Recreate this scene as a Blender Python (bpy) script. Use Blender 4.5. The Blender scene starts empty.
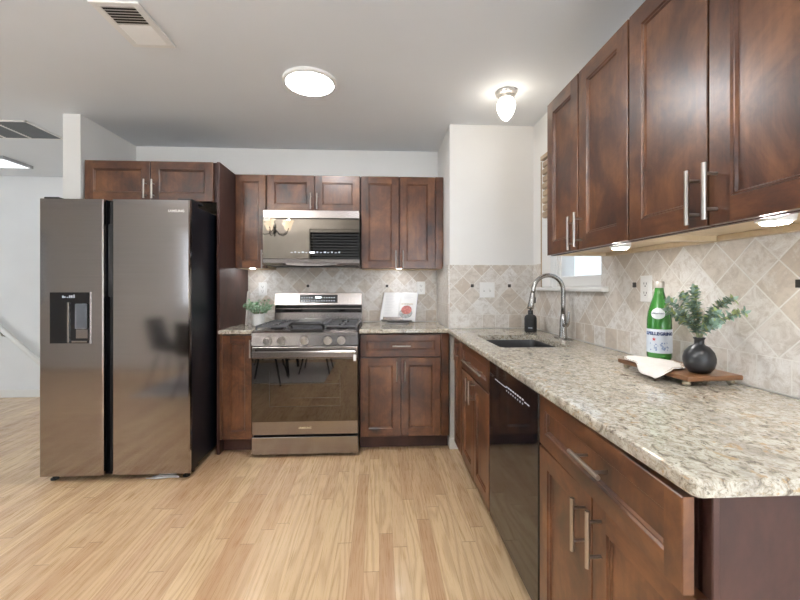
import bpy, bmesh, math, random
from mathutils import Vector, Matrix
random.seed(7)
PI = math.pi
C = bpy.context.scene.collection
sc = bpy.context.scene

# ------------------------------------------------------------------ camera, world, light, exposure
cd = bpy.data.cameras.new('camera')
cam = bpy.data.objects.new('camera', cd); C.objects.link(cam)
cam.location = (0, 0, 1.2224); cam.rotation_euler = (PI/2, 0, -0.0535)
cd.sensor_width = 36; cd.lens = 36*390.23/800; cd.shift_y = -12.96/800; cd.clip_start = .02
sc.camera = cam
w = bpy.data.worlds.new('world'); sc.world = w; w.use_nodes = True
w.node_tree.nodes['Background'].inputs[0].default_value = (.80, .90, 1.0, 1)
w.node_tree.nodes['Background'].inputs[1].default_value = .55
sc.view_settings.view_transform = 'Standard'; sc.view_settings.look = 'None'
sc.view_settings.gamma = 1; sc.view_settings.use_curve_mapping = False
sc.view_settings.exposure = 1.25
def area(name, loc, rot, sx, sy, power, col):
    l = bpy.data.lights.new(name, 'AREA'); l.shape = 'RECTANGLE'; l.size = sx; l.size_y = sy
    l.energy = power; l.color = col
    o = bpy.data.objects.new(name, l); C.objects.link(o); o.location = loc; o.rotation_euler = rot
    return o
# daylight through the windows of dining end and hall, plus an added fill
area('daylight_hall_window', (-5.72, 2.2, 1.2), (0, -PI/2, 0), 2.0, 2.2, 11, (.80, .93, 1))
area('daylight_dining_window', (-2.69, -1.16, 1.5), (PI/2, 0, 0), .66, 1.1, 5, (.84, .93, 1))
area('added_daylight_fill', (.75, -1.16, 1.15), (PI/2, 0, 0), 0.7, 1.9, 17, (.86, .93, 1))  # added fill from behind the camera, shining through an invented glazed door

# ------------------------------------------------------------------ materials
def new_mat(name):
    m = bpy.data.materials.new(name); m.use_nodes = True
    return m, m.node_tree.nodes, m.node_tree.links, m.node_tree.nodes['Principled BSDF']
def val(b, **k):
    for n, v in k.items():
        n = {'rough': 'Roughness', 'metal': 'Metallic', 'base': 'Base Color', 'coat': 'Coat Weight', 'coatr': 'Coat Roughness',
             'emit': 'Emission Color', 'es': 'Emission Strength', 'trans': 'Transmission Weight', 'ior': 'IOR', 'spec': 'Specular IOR Level',
             'aniso': 'Anisotropic', 'alpha': 'Alpha', 'sheen': 'Sheen Weight', 'sss': 'Subsurface Weight'}[n]
        b.inputs[n].default_value = (*v, 1) if isinstance(v, tuple) and len(v) == 3 else v
def N(nd, t, **k):
    n = nd.new(t)
    for a, v in k.items(): setattr(n, a, v)
    return n
def M(nd, lk, op, a, b=None, c=None):
    n = nd.new('ShaderNodeMath'); n.operation = op
    for i, v in enumerate((a, b, c)):
        if v is None: continue
        if isinstance(v, (int, float)): n.inputs[i].default_value = v
        else: lk.new(v, n.inputs[i])
    return n.outputs[0]
def ramp(nd, lk, fac, stops, interp='LINEAR'):
    r = nd.new('ShaderNodeValToRGB'); r.color_ramp.interpolation = interp
    e = r.color_ramp.elements
    while len(e) < len(stops): e.new(.5)
    for x, (p, c) in zip(e, stops): x.position = p; x.color = (*c, 1)
    lk.new(fac, r.inputs[0]); return r.outputs[0]
def mix(nd, lk, fac, a, b, mode='MIX'):
    n = nd.new('ShaderNodeMix'); n.data_type = 'RGBA'; n.blend_type = mode
    for s, v in ((n.inputs[0], fac), (n.inputs[6], a), (n.inputs[7], b)):
        if isinstance(v, (int, float)): s.default_value = v
        elif isinstance(v, tuple): s.default_value = (*v, 1)
        else: lk.new(v, s)
    return n.outputs[2]
def noise(nd, lk, vec, scale, detail=3, rough=.5, dist=0):
    n = nd.new('ShaderNodeTexNoise'); n.inputs['Scale'].default_value = scale; n.inputs['Detail'].default_value = detail
    n.inputs['Roughness'].default_value = rough; n.inputs['Distortion'].default_value = dist
    if vec: lk.new(vec, n.inputs['Vector'])
    return n.outputs['Fac']
def mapped(nd, lk, src, scale):
    m = nd.new('ShaderNodeMapping'); m.inputs['Scale'].default_value = scale; lk.new(src, m.inputs['Vector']); return m.outputs[0]
def bump(nd, lk, b, h, strength=.2, dist=.002):
    n = nd.new('ShaderNodeBump'); n.inputs['Strength'].default_value = strength; n.inputs['Distance'].default_value = dist
    lk.new(h, n.inputs['Height']); lk.new(n.outputs[0], b.inputs['Normal'])
def objvec(nd, lk):
    tc = nd.new('ShaderNodeTexCoord'); oi = nd.new('ShaderNodeObjectInfo')
    m = M(nd, lk, 'MULTIPLY', oi.outputs['Random'], 17.0)
    v = nd.new('ShaderNodeVectorMath'); v.operation = 'ADD'
    lk.new(tc.outputs['Object'], v.inputs[0]); lk.new(m, v.inputs[1]); return v.outputs[0]
def plain(name, base, rough=.5, vary=.06, scale=8, **k):
    m, nd, lk, b = new_mat(name)
    f = noise(nd, lk, objvec(nd, lk), scale, 4)
    lo = tuple(c*(1-vary) for c in base); hi = tuple(min(1, c*(1+vary)) for c in base)
    lk.new(ramp(nd, lk, f, [(.3, lo), (.7, hi)]), b.inputs['Base Color'])
    val(b, rough=rough, **k); return m
def wood(name, axis='z', dark=(.018, .0062, .0044), mid=(.092, .031, .0122), light=(.215, .088, .034), rough=.33, coat=.4):
    m, nd, lk, b = new_mat(name); v = objvec(nd, lk)
    s = {'z': (38, 38, 2.2), 'x': (2.2, 38, 38), 'y': (38, 2.2, 38)}[axis]
    s2 = {'z': (5, 5, 3.4), 'x': (3.4, 5, 5), 'y': (5, 3.4, 5)}[axis]
    blot = noise(nd, lk, mapped(nd, lk, v, s2), 1.25, 6, .66, .4)
    gr = noise(nd, lk, mapped(nd, lk, v, s), 1.0, 4, .6, .8)
    f = M(nd, lk, 'ADD', M(nd, lk, 'MULTIPLY', blot, .82), M(nd, lk, 'MULTIPLY', gr, .18))
    col = ramp(nd, lk, f, [(.34, dark), (.48, mid), (.65, light)])
    lk.new(col, b.inputs['Base Color'])
    lk.new(M(nd, lk, 'MULTIPLY_ADD', gr, .12, rough-.06), b.inputs['Roughness'])
    val(b, coat=coat, coatr=.28); bump(nd, lk, b, gr, .05, .001); return m
def steel(name, base, rough=.24, axis='x', amount=.05):
    m, nd, lk, b = new_mat(name); v = objvec(nd, lk)
    s = {'x': (1.5, 300, 300), 'z': (300, 300, 1.5)}[axis]
    f = noise(nd, lk, mapped(nd, lk, v, s), 1.0, 2)
    lk.new(ramp(nd, lk, f, [(.3, tuple(c*.97 for c in base)), (.7, tuple(c*1.03 for c in base))]), b.inputs['Base Color'])
    lk.new(M(nd, lk, 'MULTIPLY_ADD', f, .02, rough-.01), b.inputs['Roughness'])
    val(b, metal=1.0)
    wv = noise(nd, lk, mapped(nd, lk, v, (.7, .7, 5)), 1.0, 1)
    bump(nd, lk, b, wv, amount, .02)
    return m
def emis(name, col, strength, base=(.9, .9, .9)):
    m, nd, lk, b = new_mat(name); val(b, base=base, emit=col, es=strength, rough=.4); return m

WOOD, WOODH = wood('stained_maple_upright', 'z'), wood('stained_maple_level', 'x')
WOODPAN = wood('dark_veneer_panel', 'z', (.030, .012, .009), (.050, .019, .014), (.075, .030, .022), .5, 0)
PALEWOOD = wood('raw_birch', 'y', (.48, .36, .22), (.58, .45, .29), (.66, .53, .36), .6)
BOARDWOOD = wood('acacia_board', 'y', (.11, .045, .018), (.19, .083, .032), (.27, .13, .055), .42)
BROWNTRIM = wood('light_brown_trim', 'z', (.30, .20, .12), (.42, .30, .19), (.52, .40, .27), .5)
FRIDGE = steel('dark_stainless', (.37, .338, .328), .10, 'x', .03)
STEEL = steel('stainless', (.36, .325, .31), .22, 'x', .02)
NICKEL = plain('brushed_nickel', (.47, .435, .405), .28, .02, metal=1.0)
SATIN = plain('satin_faucet_metal', (.40, .385, .37), .27, .02, metal=1.0)
BLACK = plain('black_enamel', (.010, .010, .012), .28)
BLACKMAT = plain('matte_black', (.014, .014, .015), .55)
GLOSSBLACK = plain('gloss_black', (.006, .006, .008), .06, spec=.6)
CASEBLUE = plain('fridge_case_black', (.0045, .0055, .009), .3, spec=.25)
IRON = plain('cast_iron', (.10, .10, .105), .38, scale=40)
OVENGLASS = plain('oven_glass', (.14, .122, .108), .03, metal=1.0)
SMOKED = plain('smoked_mirror_glass', (.155, .138, .12), .03, metal=1.0)
WALL = plain('painted_wall', (.80, .79, .77), .7, .02, 3)
WALLHALL = plain('painted_hall_wall', (.80, .81, .82), .7, .02, 3)
CEIL = plain('painted_ceiling', (.775, .80, .83), .8, .015, 2)
WHITE = plain('white_gloss_paint', (.82, .81, .79), .35, .02)
WHITEPL = plain('white_plastic', (.80, .79, .77), .3, .02)
SLOT = plain('dark_slot', (.05, .05, .05), .6)
IVORY = plain('tile_accent', (.03, .025, .022), .35)
GREYV = plain('grey_vent_slat', (.17, .18, .195), .5)
TRANSP = None
def glass(name, col, rough=.0, ior=1.45):
    m, nd, lk, b = new_mat(name); val(b, base=col, rough=rough, trans=1.0, ior=ior); return m
PANE = glass('window_pane', (1, 1, 1), 0, 1.02)
FROST = emis('frosted_shade', (1, .86, .66), 2.5)

def floor_mat():
    m, nd, lk, b = new_mat('oak_laminate'); g = nd.new('ShaderNodeNewGeometry')
    s = nd.new('ShaderNodeSeparateXYZ'); lk.new(g.outputs['Position'], s.inputs[0])
    X, Y = s.outputs[0], s.outputs[1]
    W = .066
    xr = M(nd, lk, 'DIVIDE', X, W); row = M(nd, lk, 'FLOOR', xr)
    wn = N(nd, 'ShaderNodeTexWhiteNoise', noise_dimensions='1D'); lk.new(row, wn.inputs['W'])
    yl = M(nd, lk, 'ADD', M(nd, lk, 'DIVIDE', Y, 1.1), M(nd, lk, 'MULTIPLY', wn.outputs['Value'], 9.0))
    idx = M(nd, lk, 'FLOOR', yl)
    cv = nd.new('ShaderNodeCombineXYZ'); lk.new(row, cv.inputs[0]); lk.new(idx, cv.inputs[1])
    w2 = N(nd, 'ShaderNodeTexWhiteNoise', noise_dimensions='2D'); lk.new(cv.outputs[0], w2.inputs['Vector'])
    r = w2.outputs['Value']
    base = ramp(nd, lk, r, [(0, (.55, .345, .195)), (.25, (.65, .45, .265)), (.5, (.70, .505, .30)), (.75, (.77, .58, .345)), (1, (.62, .41, .25))])
    # cathedral grain: rings of a stretched noise, shifted for every strip
    gx = M(nd, lk, 'MULTIPLY_ADD', X, 10.0, M(nd, lk, 'MULTIPLY', r, 40)); gy = M(nd, lk, 'MULTIPLY_ADD', Y, .9, M(nd, lk, 'MULTIPLY', r, 23))
    gv = nd.new('ShaderNodeCombineXYZ'); lk.new(gx, gv.inputs[0]); lk.new(gy, gv.inputs[1])
    n1 = noise(nd, lk, gv.outputs[0], 1.0, 1.0, .35)
    ring = M(nd, lk, 'SINE', M(nd, lk, 'MULTIPLY', n1, 55))
    fv = nd.new('ShaderNodeCombineXYZ'); lk.new(M(nd, lk, 'MULTIPLY', X, 260), fv.inputs[0]); lk.new(M(nd, lk, 'MULTIPLY', Y, 7), fv.inputs[1])
    fine = noise(nd, lk, fv.outputs[0], 1.0, 2)
    k = M(nd, lk, 'ADD', M(nd, lk, 'MULTIPLY', M(nd, lk, 'POWER', M(nd, lk, 'MULTIPLY_ADD', ring, .5, .5), 2.2), .55), M(nd, lk, 'MULTIPLY', fine, .30))
    col = mix(nd, lk, M(nd, lk, 'MULTIPLY', k, .80), base, (.46, .265, .135))
    fx = M(nd, lk, 'FRACT', xr); fy = M(nd, lk, 'FRACT', yl)
    ex = M(nd, lk, 'LESS_THAN', fx, .022); ey = M(nd, lk, 'LESS_THAN', fy, .0035)
    gro = M(nd, lk, 'MAXIMUM', M(nd, lk, 'MULTIPLY', ex, .35), M(nd, lk, 'MULTIPLY', ey, .6))
    col = mix(nd, lk, gro, col, (.22, .11, .05))
    lk.new(col, b.inputs['Base Color'])
    lk.new(M(nd, lk, 'MULTIPLY_ADD', fine, .08, .24), b.inputs['Roughness'])
    val(b, coat=.25, coatr=.14); bump(nd, lk, b, M(nd, lk, 'SUBTRACT', 1.0, gro), .15, .001)
    return m
FLOOR = floor_mat()

def granite_mat():
    m, nd, lk, b = new_mat('speckled_granite'); g = nd.new('ShaderNodeNewGeometry'); v = g.outputs['Position']
    v = mapped(nd, lk, v, (1, .8, 1))
    big = noise(nd, lk, v, 9, 5, .6, .8); med = noise(nd, lk, v, 55, 6, .74, .8); sm = noise(nd, lk, v, 120, 3, .6)
    col = ramp(nd, lk, med, [(.37, (.165, .14, .112)), (.45, (.38, .335, .265)), (.54, (.55, .505, .425)), (.65, (.64, .61, .545))])
    col = mix(nd, lk, ramp(nd, lk, big, [(.52, (0, 0, 0)), (.68, (.6, .6, .6))]), col, (.26, .235, .205))
    col = mix(nd, lk, ramp(nd, lk, noise(nd, lk, v, 30, 4, .6, 1.2), [(.60, (0, 0, 0)), (.68, (.75, .75, .75))]), col, (.42, .27, .13))
    col = mix(nd, lk, ramp(nd, lk, sm, [(.60, (0, 0, 0)), (.68, (.8, .8, .8))]), col, (.09, .075, .06))
    lk.new(col, b.inputs['Base Color']); val(b, rough=.09, spec=.5); return m
GRANITE = granite_mat()

def tile_mat(name, axis, u0, rowu):
    m, nd, lk, b = new_mat(name); g = nd.new('ShaderNodeNewGeometry'); P = g.outputs['Position']
    s = nd.new('ShaderNodeSeparateXYZ'); lk.new(P, s.inputs[0])
    u = s.outputs[0 if axis == 'x' else 1]; z = s.outputs[2]
    T = .1016; h3 = 3*T/math.sqrt(2); z0 = 1.0155
    du = M(nd, lk, 'SUBTRACT', u, u0); dv = M(nd, lk, 'SUBTRACT', z, z0+h3)
    q = 1/(math.sqrt(2)*T)
    S = M(nd, lk, 'MULTIPLY', M(nd, lk, 'ADD', du, dv), q); Tt = M(nd, lk, 'MULTIPLY', M(nd, lk, 'SUBTRACT', du, dv), q)
    su = M(nd, lk, 'DIVIDE', M(nd, lk, 'SUBTRACT', u, rowu), T); sv = M(nd, lk, 'DIVIDE', M(nd, lk, 'SUBTRACT', z, z0), T)
    low = M(nd, lk, 'LESS_THAN', z, z0)
    def sel(a, c): return M(nd, lk, 'ADD', M(nd, lk, 'MULTIPLY', low, a), M(nd, lk, 'MULTIPLY', M(nd, lk, 'SUBTRACT', 1.0, low), c))
    A, B = sel(su, S), sel(sv, Tt)
    def edge(x):
        f = M(nd, lk, 'FRACT', x); return M(nd, lk, 'MINIMUM', f, M(nd, lk, 'SUBTRACT', 1.0, f))
    e = M(nd, lk, 'MINIMUM', edge(A), edge(B))
    wob = noise(nd, lk, P, 60, 2)
    e = M(nd, lk, 'ADD', e, M(nd, lk, 'MULTIPLY_ADD', wob, .02, -.01))
    grout = nd.new('ShaderNodeMapRange'); grout.inputs[1].default_value = .012; grout.inputs[2].default_value = .03; lk.new(e, grout.inputs[0])
    cv = nd.new('ShaderNodeCombineXYZ'); lk.new(M(nd, lk, 'FLOOR', A), cv.inputs[0]); lk.new(M(nd, lk, 'FLOOR', B), cv.inputs[1]); lk.new(M(nd, lk, 'MULTIPLY', low, 7.0), cv.inputs[2])
    wn = N(nd, 'ShaderNodeTexWhiteNoise', noise_dimensions='3D'); lk.new(cv.outputs[0], wn.inputs['Vector'])
    base = ramp(nd, lk, wn.outputs['Value'], [(0, (.54, .45, .365)), (.25, (.63, .565, .495)), (.55, (.69, .65, .605)), (1, (.76, .74, .715))])
    mot = noise(nd, lk, P, 21, 7, .78, .7)
    col = mix(nd, lk, ramp(nd, lk, mot, [(.40, (.72, .72, .72)), (.56, (0, 0, 0))]), base, (.47, .405, .345))
    pit = noise(nd, lk, P, 14, 5, .75, .3)
    col = mix(nd, lk, ramp(nd, lk, pit, [(.54, (0, 0, 0)), (.66, (.6, .6, .6))]), col, (.74, .715, .68))
    col = mix(nd, lk, grout.outputs[0], (.74, .715, .67), col)
    lk.new(col, b.inputs['Base Color']); val(b, rough=.38)
    bump(nd, lk, b, M(nd, lk, 'ADD', grout.outputs[0], M(nd, lk, 'MULTIPLY', mot, .5)), .35, .002)
    return m
TILE_B = tile_mat('tumbled_tile_back', 'x', -.633, -.70)
TILE_C = tile_mat('tumbled_tile_corner', 'x', .703, .78)
TILE_R = tile_mat('tumbled_tile_right', 'y', 1.728, 1.25)

# ------------------------------------------------------------------ mesh helpers
def bx(bm, x0, x1, y0, y1, z0, z1, bev=0, mat=0, seg=1):
    vs = [bm.verts.new(p) for p in ((x0,y0,z0),(x1,y0,z0),(x1,y1,z0),(x0,y1,z0),(x0,y0,z1),(x1,y0,z1),(x1,y1,z1),(x0,y1,z1))]
    fs = [bm.faces.new([vs[i] for i in q]) for q in ((0,3,2,1),(4,5,6,7),(0,1,5,4),(1,2,6,5),(2,3,7,6),(3,0,4,7))]
    for f in fs: f.material_index = mat
    if bev:
        es = list({e for f in fs for e in f.edges})
        r = bmesh.ops.bevel(bm, geom=es, offset=bev, segments=seg, affect='EDGES', profile=.5)
        for f in r['faces']: f.material_index = mat
    return bm
def box(x0, x1, y0, y1, z0, z1, bev=0, seg=1): return bx(bmesh.new(), x0, x1, y0, y1, z0, z1, bev, 0, seg)
def loops(bm, ls, close=True, cap0=True, cap1=True, mat=0):
    rings = [[bm.verts.new(p) for p in l] for l in ls]
    n = len(rings[0])
    for a, b in zip(rings, rings[1:]):
        for i in range(n if close else n-1):
            f = bm.faces.new((a[i], a[(i+1) % n], b[(i+1) % n], b[i])); f.material_index = mat
    if cap0: bm.faces.new(rings[0][::-1]).material_index = mat
    if cap1: bm.faces.new(rings[-1]).material_index = mat
    return bm
def tube(bm, pts, r, n=10, mat=0):
    pts = [Vector(p) for p in pts]; R = r if isinstance(r, (list, tuple)) else [r]*len(pts)
    ls = []; ref = None
    for i, p in enumerate(pts):
        t = (pts[min(i+1, len(pts)-1)]-pts[max(i-1, 0)]).normalized()
        if ref is None: ref = t.orthogonal().normalized()
        ref = (ref - t*ref.dot(t)).normalized(); b = t.cross(ref)
        ls.append([p+(ref*math.cos(2*PI*k/n)+b*math.sin(2*PI*k/n))*R[i] for k in range(n)])
    return loops(bm, ls, mat=mat)
def lathe(bm, prof, n=28, o=(0, 0, 0), mat=0, cap=True):
    ls = [[(o[0]+r*math.cos(2*PI*k/n), o[1]+r*math.sin(2*PI*k/n), o[2]+z) for k in range(n)] for r, z in prof]
    return loops(bm, ls, cap0=cap, cap1=cap, mat=mat)
def xform(bm, mtx): bmesh.ops.transform(bm, matrix=mtx, verts=bm.verts[:]); return bm
def obj(name, bm, mats, parent=None, smooth=None):
    bmesh.ops.recalc_face_normals(bm, faces=bm.faces[:])
    me = bpy.data.meshes.new(name); bm.to_mesh(me); bm.free()
    for m in (mats if isinstance(mats, (list, tuple)) else [mats]): me.materials.append(m)
    o = bpy.data.objects.new(name, me); C.objects.link(o)
    if parent: o.parent = parent
    if smooth:
        me.polygons.foreach_set('use_smooth', [True]*len(me.polygons))
        if smooth != True: me.set_sharp_from_angle(angle=math.radians(smooth))
    return o
def tag(o, label, cat, group=None):
    o['label'] = label; o['category'] = cat
    if group: o['group'] = group
    return o
def thing(name, label, cat, loc=(0, 0, 0), rz=0, group=None):
    o = bpy.data.objects.new(name, None); C.objects.link(o); o.empty_display_size = .1
    o.location = loc; o.rotation_euler = (0, 0, rz); return tag(o, label, cat, group)
def struct(name, bm, m, parent=None, smooth=None):
    o = obj(name, bm, m, parent, smooth)
    if not parent: o['kind'] = 'structure'
    return o
def sempty(name, loc=(0, 0, 0)):
    o = bpy.data.objects.new(name, None); C.objects.link(o); o.location = loc; o.empty_display_size = .1; o['kind'] = 'structure'; return o
def text(name, body, size, mat, parent, mtx, bend=None, align='CENTER', bold=0.0):
    cu = bpy.data.curves.new(name, 'FONT'); cu.body = body; cu.size = size; cu.align_x = align; cu.align_y = 'CENTER'; cu.extrude = .0004; cu.offset = bold
    cu.resolution_u = 2
    t = bpy.data.objects.new(name, cu); C.objects.link(t)
    bpy.context.view_layer.update()
    me = bpy.data.meshes.new_from_object(t.evaluated_get(bpy.context.evaluated_depsgraph_get()))
    bpy.data.objects.remove(t); bpy.data.curves.remove(cu)
    if bend:
        for v in me.vertices:
            a = v.co.x/bend; r = bend+v.co.z
            v.co = Vector((r*math.sin(a), -r*math.cos(a), v.co.y))
    me.transform(mtx); me.materials.clear(); me.materials.append(mat)
    o = bpy.data.objects.new(name, me); C.objects.link(o); o.parent = parent; return o
FRONT = Matrix.Rotation(PI/2, 4, 'X')            # text lying in xy -> upright, facing -y

# ------------------------------------------------------------------ setting
CZ = 2.4513
XW, YW, YB, XB = 1.1787, 3.5255, 2.9247, .533
FY = -1.0
struct('floor', box(-5.8, 1.35, FY-.15, 4.72, -.1, 0), FLOOR)
struct('ceiling', box(-5.8, 1.35, FY-.15, 4.72, CZ, CZ+.1), CEIL)
struct('wall_back', box(-2.118, XB+.1, YW, YW+.12, 0, CZ), WALL)
struct('wall_corner', box(XB, XW+.15, YB, YW+.12, 0, CZ), WALL)
struct('wall_left', box(-2.238, -2.118, 2.889, 4.55, 0, CZ), WALL)
struct('wall_hall', box(-5.8, -2.238, 4.55, 4.70, 0, CZ), WALLHALL)
# right wall with the window over the sink
b = bmesh.new()
WY0, WY1, WZ0, WZ1 = 1.997, 2.59, 1.215, 2.06
bx(b, XW, XW+.15, FY-.15, WY0, 0, CZ); bx(b, XW, XW+.15, WY1, YB, 0, CZ)
bx(b, XW, XW+.15, WY0, WY1, 0, WZ0); bx(b, XW, XW+.15, WY0, WY1, WZ1, CZ)
struct('wall_right', b, WALL)
def holed_wall(name, axis, a0, a1, c0, c1, holes):
    b = bmesh.new(); x = a0
    def put(u0, u1, z0, z1):
        if axis == 'x': bx(b, u0, u1, c0, c1, z0, z1)
        else: bx(b, c0, c1, u0, u1, z0, z1)
    for (h0, h1, z0, z1) in sorted(holes):
        put(x, h0, 0, CZ)
        if z0 > 0: put(h0, h1, 0, z0)
        put(h0, h1, z1, CZ); x = h1
    put(x, a1, 0, CZ)
    return struct(name, b, WALL)
holes_front = [(-5.5, -4.95, .9, 2.1), (-3.03, -2.35, .9, 2.1), (-1.27, .12, .95, 2.28), (.38, 1.12, .05, 2.08)]
holed_wall('wall_front', 'x', -5.8, XW, FY-.15, FY, holes_front)
holed_wall('wall_far_left', 'y', FY, 4.55, -5.8, -5.65, [(1.1, 3.3, .1, 2.15)])

# backsplash tiling on the three walls, with the little dark accent squares
def splash(name, bm, m, dots, axis):
    o = struct(name, bm, m)
    for (u, c) in dots:
        d = .0115
        bb = box(u-d, u+d, c-.0125, c-.002, 1.232-d, 1.232+d, .001) if axis == 'x' else box(c-.0125, c-.002, u-d, u+d, 1.232-d, 1.232+d, .001)
        obj('accent_tile', bb, IVORY, o)
    return o
splash('trim_1', box(-1.157, XB-.011, YW-.010, YW-.0005, .912, 1.395), TILE_B, [(-.633, YW), (.071, YW)], 'x')
splash('trim_2', box(XB, XW-.001, YB-.010, YB-.0005, .912, 1.390, .002), TILE_C, [(.703, YB), (.988, YB)], 'x')
b = bmesh.new(); bx(b, XW-.010, XW-.0005, .56, 1.935, .912, 1.398); bx(b, XW-.010, XW-.0005, 1.935, YB-.011, .912, 1.196); bx(b, XW-.010, XW-.0005, 2.76, YB-.011, 1.196, 1.390); bx(b, XW-.010, XW-.0005, 1.935, 1.996, 1.225, 1.398)
splash('trim_3', b, TILE_R, [(1.728, XW), (1.728-.704, XW)], 'y')
struct('trim_4', box(XB-.010, XB-.0005, YB+.005, YW-.011, .912, 1.390), TILE_B)
struct('baseboard_corner', box(XB-.003, XB+.075, YB-.014, YB-.0005, 0, .09, .004), WHITE)
struct('baseboard_hall', box(-5.6, -2.24, 4.536, 4.5495, 0, .085, .004), WHITE)

# window over the sink
win = sempty('window_1', (XW, 2.29, WZ0))
L = lambda X, Y, Z: (X-XW, Y-2.29, Z-WZ0)
def wbox(x0, x1, y0, y1, z0, z1, bev=.002): return box(x0-XW, x1-XW, y0-2.29, y1-2.29, z0-WZ0, z1-WZ0, bev)
b = bmesh.new()
for a in ((XW+.02, XW+.13, WY0, WY0+.018, WZ0, WZ1), (XW+.02, XW+.13, WY1-.018, WY1, WZ0, WZ1), (XW+.02, XW+.13, WY0+.018, WY1-.018, WZ1-.018, WZ1), (XW+.02, XW+.13, WY0+.018, WY1-.018, WZ0, WZ0+.012)):
    bx(b, a[0]-XW, a[1]-XW, a[2]-2.29, a[3]-2.29, a[4]-WZ0, a[5]-WZ0)
obj('jamb', b, WHITE, win)
b = bmesh.new(); sx0, sx1 = .035, .065; y0, y1 = WY0+.018-2.29, WY1-.018-2.29; zt = .48
bx(b, sx0, sx1, y0, y1, .012, .075, .003); bx(b, sx0, sx1, y0, y1, zt-.04, zt, .003)
bx(b, sx0, sx1, y0, y0+.032, .075, zt-.04); bx(b, sx0, sx1, y1-.032, y1, .075, zt-.04)
sash = obj('lower_sash', b, WHITE, win)
obj('pane', box(.048, .052, y0+.03, y1-.03, .07, zt-.035), PANE, sash)
b = bmesh.new(); H2 = WZ1-WZ0-.018
bx(b, sx0+.035, sx1+.035, y0, y1, zt-.035, zt+.005); bx(b, sx0+.035, sx1+.035, y0, y1, H2-.045, H2)
bx(b, sx0+.035, sx1+.035, y0, y0+.032, zt+.005, H2-.045); bx(b, sx0+.035, sx1+.035, y1-.032, y1, zt+.005, H2-.045)
s2 = obj('upper_sash', b, WHITE, win)
obj('pane', box(.083, .087, y0+.03, y1-.03, zt+.003, H2-.04), PANE, s2)
obj('casing', wbox(XW-.016, XW-.0005, WY1+.002, 2.735, 1.222, 2.15, .003), WHITE, win)
obj('casing_edge', wbox(XW-.020, XW-.0005, 2.736, 2.747, 1.222, 2.12, .002), BROWNTRIM, win)
obj('sill', wbox(XW-.045, XW+.02, 1.93, 2.835, 1.197, 1.219, .004), WHITE, win)
# bamboo shade folded at the head of that window
sh = thing('window_shade', 'woven wood shade gathered at the top of the sink window', 'window shade', (XW-.03, 2.33, 1.70))
b = bmesh.new()
for k in range(8): bx(b, -.012+.004*(k % 2), .028, -.31, .345, .002+.05*k, .046+.05*k, .008)
obj('shade_folds', b, BROWNTRIM, sh); obj('headrail', box(-.014, .028, -.32, .365, .41, .44, .003), BROWNTRIM, sh)

# windows behind the camera, seen in reflections, and one added glazed door
def back_window(name, x0, x1, z0, z1, slat, blind=True):
    e = sempty(name, ((x0+x1)/2, FY, z0)); cx = (x0+x1)/2; h = z1-z0; hw = (x1-x0)/2
    b = bmesh.new(); t = .05
    bx(b, -hw, hw, -.10, -.06, 0, t); bx(b, -hw, hw, -.10, -.06, h-t, h); bx(b, -hw, -hw+t, -.10, -.06, t, h-t); bx(b, hw-t, hw, -.10, -.06, t, h-t)
    f = obj('sash_frame', b, WHITE, e); obj('pane', box(-hw+t-.01, hw-t+.01, -.083, -.077, t-.01, h-t+.01), PANE, f)
    b = bmesh.new(); c = .07
    bx(b, -hw-c, -hw, .0005, .016, -c, h+c); bx(b, hw, hw+c, .0005, .016, -c, h+c); bx(b, -hw, hw, .0005, .016, h, h+c); bx(b, -hw, hw, .0005, .016, -c, 0)
    obj('casing', b, WHITE, e)
    if blind:
        b = bmesh.new(); n = int(h/.055)
        for k in range(n):
            z = .03+k*(h-.07)/n
            loops(b, [[(-hw+.006, -.055, z), (-hw+.006, -.012, z+.036), (-hw+.006, -.014, z+.038), (-hw+.006, -.057, z+.002)], [(hw-.006, -.055, z), (hw-.006, -.012, z+.036), (hw-.006, -.014, z+.038), (hw-.006, -.057, z+.002)]])
        obj('blind_slats', b, slat, e)
        obj('blind_cord', box(hw*.62, hw*.62+.03, -.010, -.006, .02, h-.02), BLACKMAT, e)
DARKSLAT = plain('dark_blind_slat', (.016, .019, .028), .4)
WHITESLAT = plain('white_blind_slat', (.75, .76, .78), .4)
back_window('window_2', -1.27, .12, .95, 2.28, DARKSLAT)
back_window('window_3', -3.03, -2.35, .9, 2.1, WHITESLAT)
back_window('window_4', -5.5, -4.95, .9, 2.1, WHITESLAT)
back_window('added_door_1', .38, 1.12, .05, 2.08, WHITESLAT, False)  # invented glazed opening, put in so fill light can enter from behind

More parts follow.
